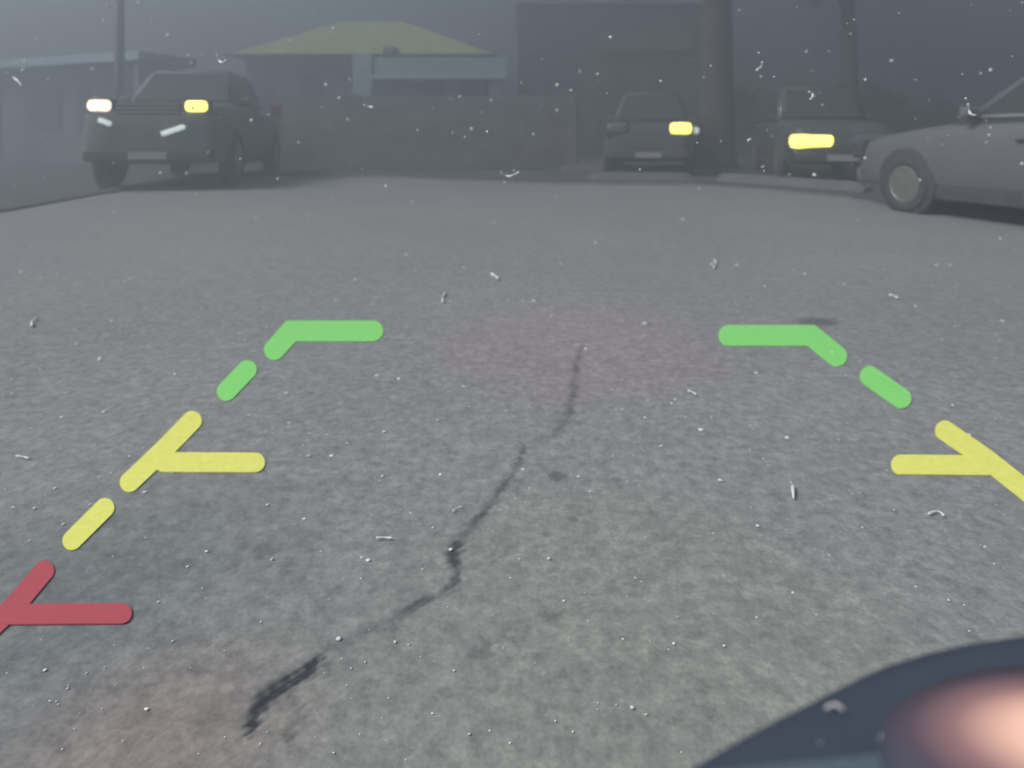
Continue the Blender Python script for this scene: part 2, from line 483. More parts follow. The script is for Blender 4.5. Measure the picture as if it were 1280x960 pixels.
def wheel(root, x, y, r, width, side):
    s = 1 if side > 0 else -1
    bm = bmesh.new()
    ww = width / 2
    prof = [(r * .62, -ww * .9), (r * .93, -ww), (r, -ww * .7), (r, ww * .7), (r * .93, ww), (r * .66, ww * .92), (r * .62, ww * .6)]
    lathe_y(bm, prof, 32)
    wo = link('wheel', bm, M['rubber'], root, True)
    wo.location = (x, y, r)
    wo.rotation_euler = (0, 0, 0 if s > 0 else math.pi)
    bm = bmesh.new()
    lathe_y(bm, [(r * .66, ww * .93), (r * .62, ww * .97), (r * .56, ww * .86), (r * .54, ww * .4)], 32)
    for k in range(5):
        a = 2 * math.pi * k / 5 + .3
        c0, s0 = math.cos(a), math.sin(a)
        p0, p1 = Vector((c0 * r * .1, ww * .8, s0 * r * .1)), Vector((c0 * r * .58, ww * .84, s0 * r * .58))
        pw = Vector((-s0, 0, c0))
        v = [bm.verts.new(p) for p in (p0 - pw * r * .1, p0 + pw * r * .1, p1 + pw * r * .13, p1 - pw * r * .13)]
        f = bm.faces.new(v)
        ex = bmesh.ops.extrude_face_region(bm, geom=[f])
        bmesh.ops.translate(bm, vec=(0, -.03, 0), verts=[g for g in ex['geom'] if isinstance(g, bmesh.types.BMVert)])
    lathe_y(bm, [(r * .17, ww * .5), (r * .17, ww * .88), (r * .1, ww * .92), (0.001, ww * .92)], 16)
    rim = link('rim', bm, M['alloy'], wo)
    return wo

def vehicle(name, label, cat, loc, rz, paint, style, lamps, group=None, lampsize=(0.36, 0.17), lampz=None, lampy=None):
    """local frame: +x forward, +y to its left; lamps = (left material, right material)"""
    root = thing(name, label, cat, (loc[0], loc[1], 0.004), rz, group)
    if style == 'sedan':
        L, hw, zb, wr, wb = 4.6, 0.90, 0.20, 0.30, 2.7
        st = [(2.30, .60, .34, .62), (2.22, .74, .24, .74), (1.95, .85, .20, .82), (1.30, .90, .20, .92), (0.75, .90, .20, .98), (0.0, .90, .20, .98), (-1.3, .90, .20, 1.0), (-1.75, .88, .22, 1.0), (-2.15, .82, .26, .98), (-2.30, .70, .40, .92)]
        cab = (0.95, -1.75, 0.20, -1.05, .955, 1.45)
        lz = .66
    elif style == 'suv':
        L, hw, zb, wr, wb = 4.6, 0.94, 0.26, 0.37, 2.7
        st = [(2.25, .66, .40, .82), (2.18, .80, .32, .98), (1.95, .90, .27, 1.06), (1.30, .94, .26, 1.12), (0.8, .94, .26, 1.15), (-0.6, .94, .26, 1.15), (-1.5, .94, .26, 1.16), (-2.1, .90, .28, 1.16), (-2.28, .84, .36, 1.12)]
        cab = (1.0, -2.22, 0.30, -1.95, 1.12, 1.84)
        lz = .84
    else:
        L, hw, zb, wr, wb = 5.5, 1.0, 0.36, 0.42, 3.3
        st = [(2.72, .74, .52, 1.12), (2.64, .90, .42, 1.26), (2.4, .97, .38, 1.34), (1.6, 1.0, .36, 1.38), (1.0, 1.0, .36, 1.40), (-0.8, 1.0, .36, 1.36), (-0.9, 1.0, .36, 1.28), (-2.5, .99, .38, 1.28), (-2.72, .95, .44, 1.26)]
        cab = (1.25, -0.85, 0.60, -0.70, 1.36, 1.98)
        lz = 1.12
    if lampz: lz = lampz
    bm = loft(bmesh.new(), st, bodyring)
    bo = link('body', bm, paint, root, True)
    bo.modifiers.new('sub', 'SUBSURF').levels = 2
    bo.modifiers['sub'].render_levels = 2
    # cabin
    x0, x1, r0, r1, zb2, zr = cab
    bw, rw = hw * .90, hw * .70
    B = [Vector((x0, bw, zb2)), Vector((x0, -bw, zb2)), Vector((x1, -bw, zb2)), Vector((x1, bw, zb2))]
    T = [Vector((r0, rw, zr)), Vector((r0, -rw, zr)), Vector((r1, -rw, zr)), Vector((r1, rw, zr))]
    bm = bmesh.new()
    vb = [bm.verts.new(p - Vector((0, 0, .05))) for p in B]; vt = [bm.verts.new(p) for p in T]
    bm.faces.new(vt); bm.faces.new(vb[::-1])
    for k in range(4): bm.faces.new((vb[k], vb[(k + 1) % 4], vt[(k + 1) % 4], vt[k]))
    bmesh.ops.recalc_face_normals(bm, faces=bm.faces)
    bmesh.ops.bevel(bm, geom=[e for e in bm.edges if any(v in vt for v in e.verts)], offset=.07, segments=3, affect='EDGES')
    link('cabin', bm, paint, root, True)
    g = bmesh.new(); slab(g, [B[0], B[1], T[1], T[0]], (1, 0, .3), .008, .014, (.08, .10)); link('windscreen', g, M['glass'], root)
    g = bmesh.new(); slab(g, [B[2], B[3], T[3], T[2]], (-1, 0, .3), .008, .014, (.10, .12)); link('rear_window', g, M['glass'], root)
    for sgn in (1, -1):
        i0, i1 = (0, 3) if sgn > 0 else (1, 2)
        nwin = 3 if style == 'suv' else 2
        cuts = [0.09, .50, .93] if nwin == 2 else [0.10, .42, .70, .95]
        for k in range(nwin):
            u0, u1 = cuts[k], cuts[k + 1]
            q = [B[i0].lerp(B[i1], u0), B[i0].lerp(B[i1], u1), T[i0].lerp(T[i1], u1), T[i0].lerp(T[i1], u0)]
            g = bmesh.new(); slab(g, q, (0, sgn, .2), .008, .014, (.04, .13)); link('side_window', g, M['glass'], root)
        q0, q1 = B[i0].lerp(T[i0], .07), B[i1].lerp(T[i1], .07)
        g = bmesh.new(); slab(g, [q0 + Vector((0, 0, -.0)), q1, q1 + Vector((0, 0, .03)), q0 + Vector((0, 0, .03))], (0, sgn, .2), .012, .02, (.04, .0)); link('window_trim', g, M['chrome'], root)
        # mirror
        g = nbox(x0 - .40, x0 - .30, bw if sgn > 0 else -(bw + .16), (bw + .16) if sgn > 0 else -bw, zb2 + .03, zb2 + .14, bev=.03); link('mirror', g, paint, root)
        for hx in ([0.05, -.95] if style != 'pickup' else [0.25, -.6]):
            g = nbox(hx - .09, hx + .09, sgn * hw * .985 - .015, sgn * hw * .985 + .015, zb + (st[4][3] - zb) * .72, zb + (st[4][3] - zb) * .72 + .035, bev=.008); link('door_handle', g, M['trim'], root)
        g = nbox(-wb / 2 + wr + .05, wb / 2 - wr - .05, sgn * hw * .95 - .03, sgn * hw * .95 + .03, zb - .03, zb + .10, bev=.02); link('sill', g, M['trim'], root)
        for wx in (wb / 2, -wb / 2):
            bm = bmesh.new()
            lathe_y(bm, [(wr + .07, -.07), (wr + .07, .0), (wr + .05, .012), (0.01, .012)], 32)
            wa = link('wheel_arch', bm, M['trim'], root, True)
            wa.location = (wx, sgn * (hw - .012), wr + .02)
            if sgn < 0: wa.rotation_euler = (0, 0, math.pi)
            wheel(root, wx, sgn * (hw - .085), wr, .22, sgn)
    fx = st[1][0]
    hwf = st[1][1]
    g = nbox(fx - .20, fx + .07, -hwf * .98, hwf * .98, st[1][2] + .02, st[1][2] + .20, bev=.05); link('bumper', g, M['trim'] if style != 'sedan' else paint, root)
    g = nbox(st[-2][0] - .08, st[-2][0] + .1, -st[-2][1] * .98, st[-2][1] * .98, st[-2][2] + .02, st[-2][2] + .2, bev=.05); link('bumper', g, M['trim'], root)
    gr = link('grille', nbox(fx - .04, fx + .055, -hwf * .5, hwf * .5, lz - .14, lz + .06, bev=.015), M['trim'], root)
    for k in range(3):
        zz = lz - .10 + k * .06
        link('grille_bar', nbox(fx + .05, fx + .066, -hwf * .47, hwf * .47, zz, zz + .014), M['chrome'], gr)
    link('number_plate', nbox(fx + .06, fx + .085, -.26, .26, st[1][2] + .05, st[1][2] + .16, bev=.004), M['plate'], root)
    lw, lh = lampsize
    for sgn, lm in ((1, lamps[0]), (-1, lamps[1])):
        if lm is None: lm = M['lens_off']
        yy = sgn * (lampy or (hwf - lw * .36))
        hs = link('headlight', nbox(fx - .16, fx + .035, yy - lw / 2 - .02, yy + lw / 2 + .02, lz - lh / 2 - .02, lz + lh / 2 + .02, bev=.03), M['trim'], root)
        link('lens', nbox(fx - .10, fx + .08, yy - lw / 2, yy + lw / 2, lz - lh / 2, lz + lh / 2, bev=min(lw, lh) * .36), lm, hs)
        yr = sgn * (st[-2][1] - .12)
        link('tail_light', nbox(st[-2][0] - .10, st[-2][0] + .1, yr - .1, yr + .1, lz - .02, lz + .26, bev=.02), M['red_lens'], root)
    return root

vehicle('parked_car', 'silver sedan seen side on with one wheel showing, cut by the right edge', 'car',
        (5.38, 5.74), R(102), M['silver'], 'sedan', (None, None))
suv_a = vehicle('suv', 'black suv with a small lit headlight, parked beside the brown tree trunk', 'car',
        (3.32, 15.2), R(-104), M['black_paint'], 'suv', (M['lamp_warm'], None), 'dark suvs facing the car park', (0.46, 0.26), .97)
link('turn_signal', nbox(1.95, 2.16, .80, 1.0, .86, 1.0, bev=.05), M['pale_lamp_glint'], suv_a)
suv_b = vehicle('suv', 'dark suv with one wide yellow headlight, nearest the silver sedan', 'car',
        (6.32, 13.5), R(-102), M['blue_paint'], 'suv', (None, M['lamp_warm']), 'dark suvs facing the car park', (0.80, 0.30), .72)
truck = vehicle('pickup_truck', 'dark pickup truck with both headlights lit, facing the camera at left', 'pickup truck',
        (-5.82, 12.06), R(-80), M['grey_paint'], 'pickup', (M['lamp_warm'], M['lamp_peach']), None, (0.32, 0.17), 1.26, .66)
for yy, zz, tw in ((.36, .90, .34), (-.56, 1.02, -.4)):  # glints of the chrome bumper, put in as glowing bars
    o = link('bumper_glint', nbox(-.03, .03, -.17 if yy > 0 else -.09, .17 if yy > 0 else .09, -.035, .035, bev=.02), M['pale_lamp_glint'], truck)
    o.location = (2.74, yy, zz); o.rotation_euler = (tw, 0, 0)

# ------------------------------------------------------------------ buildings
M['green_roof'] = mat('green_shingles', (0.30, 0.35, 0.17), 0.9, var=0.15, scale=2.5, spec=0.2, bump=0.4)
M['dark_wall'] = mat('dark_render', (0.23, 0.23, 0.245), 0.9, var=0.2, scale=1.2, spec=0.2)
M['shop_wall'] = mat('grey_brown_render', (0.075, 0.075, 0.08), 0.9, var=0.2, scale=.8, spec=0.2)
M['pale_panel'] = mat('pale_blue_panel', (0.34, 0.42, 0.46), 0.6, var=0.07, scale=2)
M['teal'] = mat('teal_fascia', (0.36, 0.50, 0.55), 0.6, var=0.12, scale=1.0)
M['olive'] = mat('olive_sign', (0.10, 0.105, 0.06), 0.8, var=0.15, scale=2)
M['frame'] = mat('window_frame', (0.10, 0.105, 0.115), 0.7, var=0.1)
M['window'] = mat('dim_window', (0.07, 0.075, 0.085), 0.3, var=0.4, scale=1.1)

def P3(px, py, d): return at(px, py, d)
# pavilion with hipped green roof
D = 22.0
pv = thing('pavilion', 'low pavilion with a green hipped roof and pale porch beam', 'building', (at(450, 170, D).x, D, 0))
ox, oy = pv.location.x, pv.location.y
def loc(px, py, d): 
    v = at(px, py, d); return Vector((v.x - ox, v.y - oy, v.z))
ez = loc(0, 69, D).z
xl, xr = loc(282, 0, D).x, loc(622, 0, D).x
rl, rr = loc(425, 0, D + 3).x, loc(505, 0, D + 3).x
rz_ = loc(0, 27, D + 3).z
bm = bmesh.new()
N = 10
ev = [bm.verts.new(p) for p in ((xl, 0, ez), (xr, 0, ez), (xr, 6, ez), (xl, 6, ez))]
rv = [bm.verts.new(p) for p in ((rl, 3, rz_), (rr, 3, rz_))]
bm.faces.new((ev[0], ev[1], rv[1], rv[0])); bm.faces.new((ev[1], ev[2], rv[1])); bm.faces.new((ev[2], ev[3], rv[0], rv[1])); bm.faces.new((ev[3], ev[0], rv[0])); bm.faces.new(ev[::-1])
roof = link('roof', bm, M['green_roof'], pv)
link('gutter', nbox(xl - .02, xr + .02, -.09, -.005, ez - .06, ez + .05, bev=.02), M['olive'], roof)
bm = bmesh.new(); tube(bm, [(rr - .1, 3, rz_ - .1), (rr + .02, 3, rz_ + .22)], [.10, .05], 8); link('vent', bm, M['green_roof'], roof)
tx = loc(486, 0, D).x
bm = bmesh.new(); box(bm, tx - .22, tx + .22, -.02, .5, ez + .06, ez + .34, bev=.08); link('roof_hatch', bm, M['dark_wall'], roof)
link('wall', nbox(xl + .5, xr - .5, .5, 5.5, -.01, ez - .005), M['dark_wall'], pv)
def R_(x0, x1, y0, y1, d, dd=.12):
    a = loc(x0, y1, d); c_ = loc(x1, y0, d)
    return (a.x, c_.x, a.y, a.y + dd, a.z, c_.z)
pb = link('porch_beam', nbox(*R_(466, 634, 72, 97, D - .5, .4), bev=.02), M['pale_panel'], pv)
a = R_(464, 636, 94, 99, D - .56, .1); link('edge_strip', nbox(*a, bev=.01), M['teal'], pb)
a = R_(441, 465, 66, 118, D - .55, .35); link('porch_post', nbox(a[0], a[1], a[2], a[3], -.01, a[5], bev=.02), M['pale_panel'], pv)
a = R_(612, 632, 66, 118, D - .5, .3); link('porch_post', nbox(a[0] , a[1] - .1, a[2] + .05, a[3], -.01, a[4] + .8, bev=.02), M['dark_wall'], pv)
for wx in (330, 390, 540):
    a = R_(wx - 16, wx + 16, 96, 140, D + .48, .06); wf = link('window', nbox(*a), M['frame'], pv)
    link('pane', nbox(a[0] + .07, a[1] - .07, a[2] - .012, a[2] + .02, a[4] + .07, a[5] - .07), M['window'], wf)
a = R_(575, 600, 100, 194, D + .48, .06); dr = link('door', nbox(a[0], a[1], a[2], a[3], 0, a[5]), M['frame'], pv)

# board fence before the pavilion
M['fence'] = mat('stained_boards', (0.19, 0.185, 0.20), 0.9, var=0.25, scale=2.0, spec=0.15)
DF = 15.6
fn = thing('board_fence', 'dark board fence standing before the green roofed pavilion', 'fence', (at(500, 0, DF).x, DF, 0))
fx0, fx1 = -3.0, 4.3
ft = at(0, 119, DF).z
bm = bmesh.new()
x = fx0
while x < fx1:
    box(bm, x, min(x + .14, fx1), 0, .03 + rnd.uniform(0, .008), .05, ft - rnd.uniform(0, .025)); x += .146
link('board_panel', bm, M['fence'], fn)
x = fx0 + .02
while x < fx1 + .1:
    link('post', nbox(x, x + .1, .045, .145, -.01, ft + .03, bev=.01), M['fence'], fn); x += 1.8
link('rail', nbox(fx0, fx1, .04, .043 + .03, .4, .5), M['fence'], fn)
link('rail', nbox(fx0, fx1, .04, .043 + .03, 1.35, 1.45), M['fence'], fn)

# shop building at right of centre
D = 25.0
sh = thing('shop_building', 'plain grey shop building with olive sign band behind the black suv', 'building', (at(775, 170, D).x, D, 0))
ox, oy = sh.location.x, sh.location.y
a0, a1 = loc(648, 0, D).x, loc(912, 0, D).x
wt = loc(0, 6, D).z
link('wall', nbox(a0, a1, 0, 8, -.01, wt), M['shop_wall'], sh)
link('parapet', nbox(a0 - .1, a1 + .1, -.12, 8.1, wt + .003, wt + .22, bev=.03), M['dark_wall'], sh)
a = R_(750, 866, 42, 63, D - .2, .19); sg = link('sign_band', nbox(*a, bev=.02), M['olive'], sh)
for (x0, x1, y0, y1) in ((662, 682, 84, 134), (690, 722, 84, 134), (752, 772, 84, 150), (806, 840, 84, 150), (850, 890, 84, 150)):
    a = R_(x0, x1, y0, y1, D - .05, .10); wf = link('window', nbox(*a), M['frame'], sh)
    link('pane', nbox(a[0] + .08, a[1] - .08, a[2] - .012, a[2] + .02, a[4] + .08, a[5] - .08), M['window'], wf)
    link('sill', nbox(a[0] - .05, a[1] + .05, a[2] - .08, a[2] - .003, a[4] - .08, a[4] - .003), M['frame'], wf)
a = R_(781, 796, 119, 146, D - .05, .1); wf = link('window', nbox(*a), M['frame'], sh); wf['label'] = 'faintly lit amber window'
link('pane', nbox(a[0] + .05, a[1] - .05, a[2] - .012, a[2] + .02, a[4] + .05, a[5] - .05), M['lamp_amber'], wf)
a = R_(725, 745, 90, 194, D - .05, .1); dr = link('door', nbox(a[0], a[1], a[2], a[3], 0, a[5]), M['frame'], sh)
link('handle', nbox(a[1] - .14, a[1] - .08, a[2] - .05, a[2] - .003, .95, 1.15, bev=.01), M['chrome'], dr)

# flat roofed canopy building at far left
D = 19.0
cb = thing('canopy_building', 'dark flat roofed building with a thin teal roof edge at left', 'building', (at(60, 170, D).x, D + .4, 0), R(-21))
ox, oy = cb.location.x, cb.location.y
x0, x1 = -7.0, loc(204, 0, D).x
zt = loc(0, 68, D).z
link('wall', nbox(x0, x1 - .5, .8, 1.9, -.01, zt - .3), M['dark_wall'], cb)
link('roof', nbox(x0 - .1, x1 - .02, .06, 2.0, zt - .28, zt - .01), M['dark_wall'], cb)
bm = nbox(x0 - .1, x1, -.02, .057, zt - .26, zt, bev=.01); link('roof_fascia', bm, M['teal'], cb)
for wx in (-2.2, -.2, 1.6):
    wf = link('window', nbox(wx, wx + 1.2, .74, .8 - .003, 1.0, 2.3), M['frame'], cb)
    link('pane', nbox(wx + .07, wx + 1.13, .72, .75, 1.07, 2.23), M['window'], wf)
for wx in (x1 - .35, -3.2):
    link('column', nbox(wx, wx + .18, .1, .28, -.01, zt - .283, bev=.01), M['dark_wall'], cb)

# street lamp in front of the canopy building
M['pole'] = mat('dark_galvanised', (0.05, 0.052, 0.056), 0.6, .2, .1)
lp = thing('street_lamp', 'thin dark lamp post before the teal roof edge', 'street lamp', (at(149, 170, 16.5).x, 16.5, 0.0))
bm = bmesh.new(); tube(bm, [(0, 0, -.01), (0, 0, 1.0), (0, 0, 6.2)], [.14, .13, .11], 14); link('pole', bm, M['pole'], lp, True)
bm = bmesh.new(); lathe = tube(bm, [(0, 0, 0), (0, 0, .12), (0, 0, .3)], [.26, .24, .19], 14); link('base', bm, M['pole'], lp, True)
bm = bmesh.new(); tube(bm, [(0, 0, 6.1), (.1, -.5, 6.5), (.15, -1.3, 6.6)], .05, 10); ar = link('arm', bm, M['pole'], lp, True)
link('lamp_head', nbox(0, .3, -1.9, -1.25, 6.5, 6.62, bev=.05), M['pole'], lp)

# ------------------------------------------------------------------ wheel stops (low concrete bars, right of the fence)
M['stop'] = mat('pale_concrete', (0.15, 0.15, 0.155), 0.9, var=0.15, scale=6, bump=.4)
def wheel_stop(pxa, pya, pxb, pyb, label, hgt=.14):
    (ax, ay), (bx, by) = gnd(pxa, pya), gnd(pxb, pyb)
    ln = math.hypot(bx - ax, by - ay)
    bm = bmesh.new()
    loft(bm, [(-ln / 2,), (-ln / 2 + .12,), (ln / 2 - .12,), (ln / 2,)], lambda x: [(x, -.14, 0), (x, -.08, hgt if abs(x) < ln / 2 - .01 else hgt * .4), (x, .08, hgt if abs(x) < ln / 2 - .01 else hgt * .4), (x, .14, 0)])
    o = link('wheel_stop', bm, M['stop'])
    o.location = ((ax + bx) / 2, (ay + by) / 2, 0.002)
    o.rotation_euler = (0, 0, math.atan2(by - ay, bx - ax))
    tag(o, label, 'wheel stop', 'concrete wheel stops before the parked suvs')
wheel_stop(735, 224, 868, 226, 'long low concrete bar lying just beyond the edge of the car park')
wheel_stop(700, 213.5, 862, 214, 'low concrete bar farther back, closest to the black suv')
wheel_stop(900, 226, 1085, 240, 'low concrete bar slanting right towards the silver sedan')

# ------------------------------------------------------------------ trees
M['bark'] = mat('brown_bark', (0.085, 0.076, 0.07), 0.95, var=0.3, scale=4, spec=.1, bump=.6)
M['leaf'] = mat('dark_leaves', (0.022, 0.030, 0.022), 0.8, var=0.35, scale=1.2, spec=.1)
M['leaf_b'] = mat('olive_leaves', (0.032, 0.035, 0.022), 0.8, var=0.35, scale=1.2, spec=.1)

def tree(label, x, y, trunk, crown, m, nleaf, leaf=.16, group='trees behind the parked cars', seed=1, name='tree'):
    """trunk = (height, base radius, lean); crown = list of (x, z, rx, rz, ry)"""
    r = random.Random(seed)
    t = thing(name, label, 'tree', (x, y, 0), 0, group)
    hgt, rad, lean = trunk
    bm = bmesh.new()
    tube(bm, [(0, 0, -.05), (.02, 0, .25), (lean * .3, .02, hgt * .4), (lean * .7, -.03, hgt * .75), (lean, 0, hgt)], [rad * 1.45, rad * 1.1, rad * .95, rad * .8, rad * .55], 12)
    for (cx, cz, rx, rz, ry) in crown:
        z0 = min(hgt * .9, max(.5, cz - rz))
        tube(bm, [(lean * z0 / hgt, 0, z0), (cx * .5 + lean * .5, 0, (z0 + cz) / 2), (cx, 0, cz)], [rad * .45, rad * .3, rad * .1], 7)
    link('trunk', bm, M['bark'], t, True)
    bm = bmesh.new()
    tot = sum(c[2] * c[3] for c in crown)
    for (cx, cz, rx, rz, ry) in crown:
        k = int(nleaf * rx * rz / tot)
        clumps = []
        for _ in range(max(8, k // 40)):
            a, b_ = r.uniform(0, 6.28), math.acos(r.uniform(-1, 1)); q = r.uniform(.45, 1.0)
            clumps.append(Vector((cx + rx * q * math.sin(b_) * math.cos(a), ry * q * math.sin(b_) * math.sin(a), cz + rz * q * math.cos(b_))))
        for _ in range(k):
            p = r.choice(clumps) + Vector((r.gauss(0, .18 * rx ** .5), r.gauss(0, .18), r.gauss(0, .14)))
            s = leaf * r.uniform(.6, 1.3)
            u = Vector((r.gauss(0, 1), r.gauss(0, 1), r.gauss(0, 1))).normalized(); v = u.orthogonal().normalized() * s * .5; u = u * s
            bm.faces.new([bm.verts.new(p + d_) for d_ in (-u, v, u, -v)])
    link('crown', bm, m, t)
    return t

g_ = at(894, 0, 16.6)
tree('large tree whose thick brown trunk rises out of the top of the picture', g_.x, 16.6, (6.4, .46, .05), [(-1.2, 7.0, 2.0, 1.3, 1.8), (1.5, 7.3, 2.1, 1.4, 1.8), (0, 8.3, 2.3, 1.5, 2)], M['leaf'], 4200, .2, seed=2)
g_ = at(1061, 0, 23)
tree('slim bare-stemmed tree rising straight above the suv with the wide headlight', g_.x, 23, (6.0, .36, -.05), [(-.9, 6.9, 1.7, 1.1, 1.5), (1.0, 7.2, 1.7, 1.1, 1.5)], M['leaf'], 2600, .2, seed=3)
def bush(px0, px1, pyt, d, label, m, seed, n_=2600):
    a, b_ = at(px0, pyt, d), at(px1, pyt, d)
    cx = (a.x + b_.x) / 2; hw_ = (b_.x - a.x) / 2; zt = a.z
    tree(label, cx, d, (zt * .55, .12, .05), [(-hw_ * .45, zt * .5, hw_ * .6, zt * .42, 1.0), (hw_ * .45, zt * .52, hw_ * .58, zt * .40, 1.0), (0, zt * .62, hw_ * .62, zt * .38, 1.0), (0, zt * .25, hw_ * .8, zt * .25, 1.0)], m, n_, .17, seed=seed)
bush(838, 956, 92, 27.5, 'rounded dark tree filling the gap left of the slim trunk, right of the thick trunk', M['leaf'], 5)
bush(968, 1052, 106, 27, 'low dark tree just left of the slim trunk', M['leaf_b'], 6)
bush(1056, 1140, 104, 26, 'low dark tree just right of the slim trunk', M['leaf'], 7)
bush(1120, 1215, 122, 28, 'lowest dark tree behind the silver sedan', M['leaf_b'], 8)
bush(1200, 1330, 118, 29, 'dark tree above the cabin of the silver sedan at right edge', M['leaf'], 9)

# far wood closing the view
bm = bmesh.new()
r = random.Random(11)
for _ in range(9000):
    x = r.uniform(-62, 62)
    top = 3.6 + .8 * math.sin(x * .31) + .5 * math.sin(x * .83 + 1) + .4 * math.sin(x * 1.9)
    p = Vector((x, r.uniform(46, 51), top * r.random() ** .6))
    s = r.uniform(.25, .55)
    u = Vector((r.gauss(0, 1), r.gauss(0, .6), r.gauss(0, 1))).normalized(); v = u.orthogonal().normalized() * s * .6; u = u * s
    bm.faces.new([bm.verts.new(p + d_) for d_ in (-u, v, u, -v)])
tag(link('far_wood', bm, M['leaf']), 'distant dark line of trees along the horizon', 'wood', kind='stuff')

# ------------------------------------------------------------------ the bumper corner under the camera
M['bumper'] = mat('bumper_plastic', (0.050, 0.064, 0.092), 0.62, var=0.05, scale=30, spec=.3)
M['step'] = mat('brushed_step', (0.10, 0.14, 0.17), 0.55, .2, .05, 30)
rb = thing('rear_bumper', 'dark rounded car bumper corner with an added screen flare glow, at lower right', 'bumper', (0.3, 0.15, 0))
BZ = .60
ed = [(-.86, -.05), (-.8, .06), (-.6, .125), (-.3, .155), (-.1, .17), (.0, .190)]
for px_, py_ in ((850, 986), (890, 960), (945, 928), (1000, 899), (1050, 872), (1100, 848), (1150, 832), (1200, 820), (1280, 808), (1380, 801), (1500, 799)):
    d_ = F * (H - BZ + .016) / (py_ + 13 - HZ)
    ed.append(((px_ - 640) / F * d_, d_))
ed += [(.40, .274), (.5, .262), (.62, .235), (.74, .18), (.82, .09), (.86, -.05)]
bm = bmesh.new()
layers = []
for off, z in ((-.035, BZ), (-.012, BZ - .001), (-.003, BZ - .004), (0.0, BZ - .012), (.004, BZ - .04), (.0, BZ - .16), (-.03, BZ - .25)):
    row = []
    for i, (x, y) in enumerate(ed):
        a = ed[max(i - 1, 0)]; c_ = ed[min(i + 1, len(ed) - 1)]
        t_ = Vector((c_[0] - a[0], c_[1] - a[1])).normalized()
        nrm = Vector((-t_.y, t_.x))
        row.append(bm.verts.new((x + nrm.x * off - .3, y + nrm.y * off - .15, z)))
    layers.append(row)
for a, b_ in zip(layers, layers[1:]):
    for k in range(len(a) - 1):
        bm.faces.new((a[k], a[k + 1], b_[k + 1], b_[k]))
back = [bm.verts.new((x - .3, -.25 - .0, BZ)) for x, y in ed]
for k in range(len(ed) - 1):
    bm.faces.new((back[k], back[k + 1], layers[0][k + 1], layers[0][k]))
link('bumper_cover', bm, M['bumper'], rb, True)
# pale step plate on top
SZ = .622
pl = []
for px_, py_ in ((700, 985), (880, 966), (950, 957), (1050, 948), (1150, 936), (1280, 919), (1450, 900)):
    d_ = F * (H - SZ) / (py_ - HZ)
    pl.append(((px_ - 640) / F * d_ - .3, d_ - .15))
bm = bmesh.new()
t0 = [bm.verts.new((x, y, SZ)) for x, y in pl]; t1 = [bm.verts.new((x, -.1 - .05, SZ)) for x, y in pl]
b0 = [bm.verts.new((x, y, BZ + .002)) for x, y in pl]; b1 = [bm.verts.new((x, -.15, BZ + .002)) for x, y in pl]
for k in range(len(pl) - 1):
    for q in ((t0[k], t0[k + 1], t1[k + 1], t1[k]), (b0[k], b0[k + 1], t0[k + 1], t0[k]), (b0[k], b0[k + 1], b1[k + 1], b1[k])):
        bm.faces.new(q)
link('step_plate', bm, M['step'], rb)
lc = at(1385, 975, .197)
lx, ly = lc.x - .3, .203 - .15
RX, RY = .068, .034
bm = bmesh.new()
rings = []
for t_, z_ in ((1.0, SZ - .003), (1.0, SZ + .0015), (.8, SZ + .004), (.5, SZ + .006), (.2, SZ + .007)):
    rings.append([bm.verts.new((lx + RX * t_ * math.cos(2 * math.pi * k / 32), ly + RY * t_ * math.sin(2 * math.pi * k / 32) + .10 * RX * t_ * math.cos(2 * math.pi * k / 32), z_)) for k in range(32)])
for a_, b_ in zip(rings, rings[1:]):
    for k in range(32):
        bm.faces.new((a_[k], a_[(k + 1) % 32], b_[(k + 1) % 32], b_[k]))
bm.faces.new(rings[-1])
# added dome paints a screen flare: bright middle, dimmer and redder towards the rim
n = M['flare'].node_tree.nodes; l = M['flare'].node_tree.links
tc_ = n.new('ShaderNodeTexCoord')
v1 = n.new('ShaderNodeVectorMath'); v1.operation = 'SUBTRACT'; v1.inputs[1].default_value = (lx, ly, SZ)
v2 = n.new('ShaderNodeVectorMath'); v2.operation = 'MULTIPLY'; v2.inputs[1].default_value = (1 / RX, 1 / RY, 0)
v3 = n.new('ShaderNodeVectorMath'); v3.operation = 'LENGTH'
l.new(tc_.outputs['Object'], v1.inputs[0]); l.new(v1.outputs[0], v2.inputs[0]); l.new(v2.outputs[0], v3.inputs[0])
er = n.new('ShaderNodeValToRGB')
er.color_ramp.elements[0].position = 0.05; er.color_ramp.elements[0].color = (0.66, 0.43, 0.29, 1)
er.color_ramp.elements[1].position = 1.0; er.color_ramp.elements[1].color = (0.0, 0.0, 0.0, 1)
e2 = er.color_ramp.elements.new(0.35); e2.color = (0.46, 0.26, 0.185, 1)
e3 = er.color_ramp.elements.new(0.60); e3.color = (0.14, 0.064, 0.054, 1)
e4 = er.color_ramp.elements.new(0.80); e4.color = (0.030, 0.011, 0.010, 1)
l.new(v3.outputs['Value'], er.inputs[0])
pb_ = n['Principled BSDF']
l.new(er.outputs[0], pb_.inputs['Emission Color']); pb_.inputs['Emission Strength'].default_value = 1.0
for lk in list(pb_.inputs['Base Color'].links): M['flare'].node_tree.links.remove(lk)
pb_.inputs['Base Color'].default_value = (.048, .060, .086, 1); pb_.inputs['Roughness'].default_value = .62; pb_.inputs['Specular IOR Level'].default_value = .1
link('flare_glow_dome', bm, M['flare'], rb, True)
gl = bpy.data.lights.new('flare_glow_light', 'POINT')      # added light, spreads the flare's warm glow over the bumper
gl.energy = 0.025; gl.color = (1.0, 0.50, 0.36); gl.shadow_soft_size = 0.03
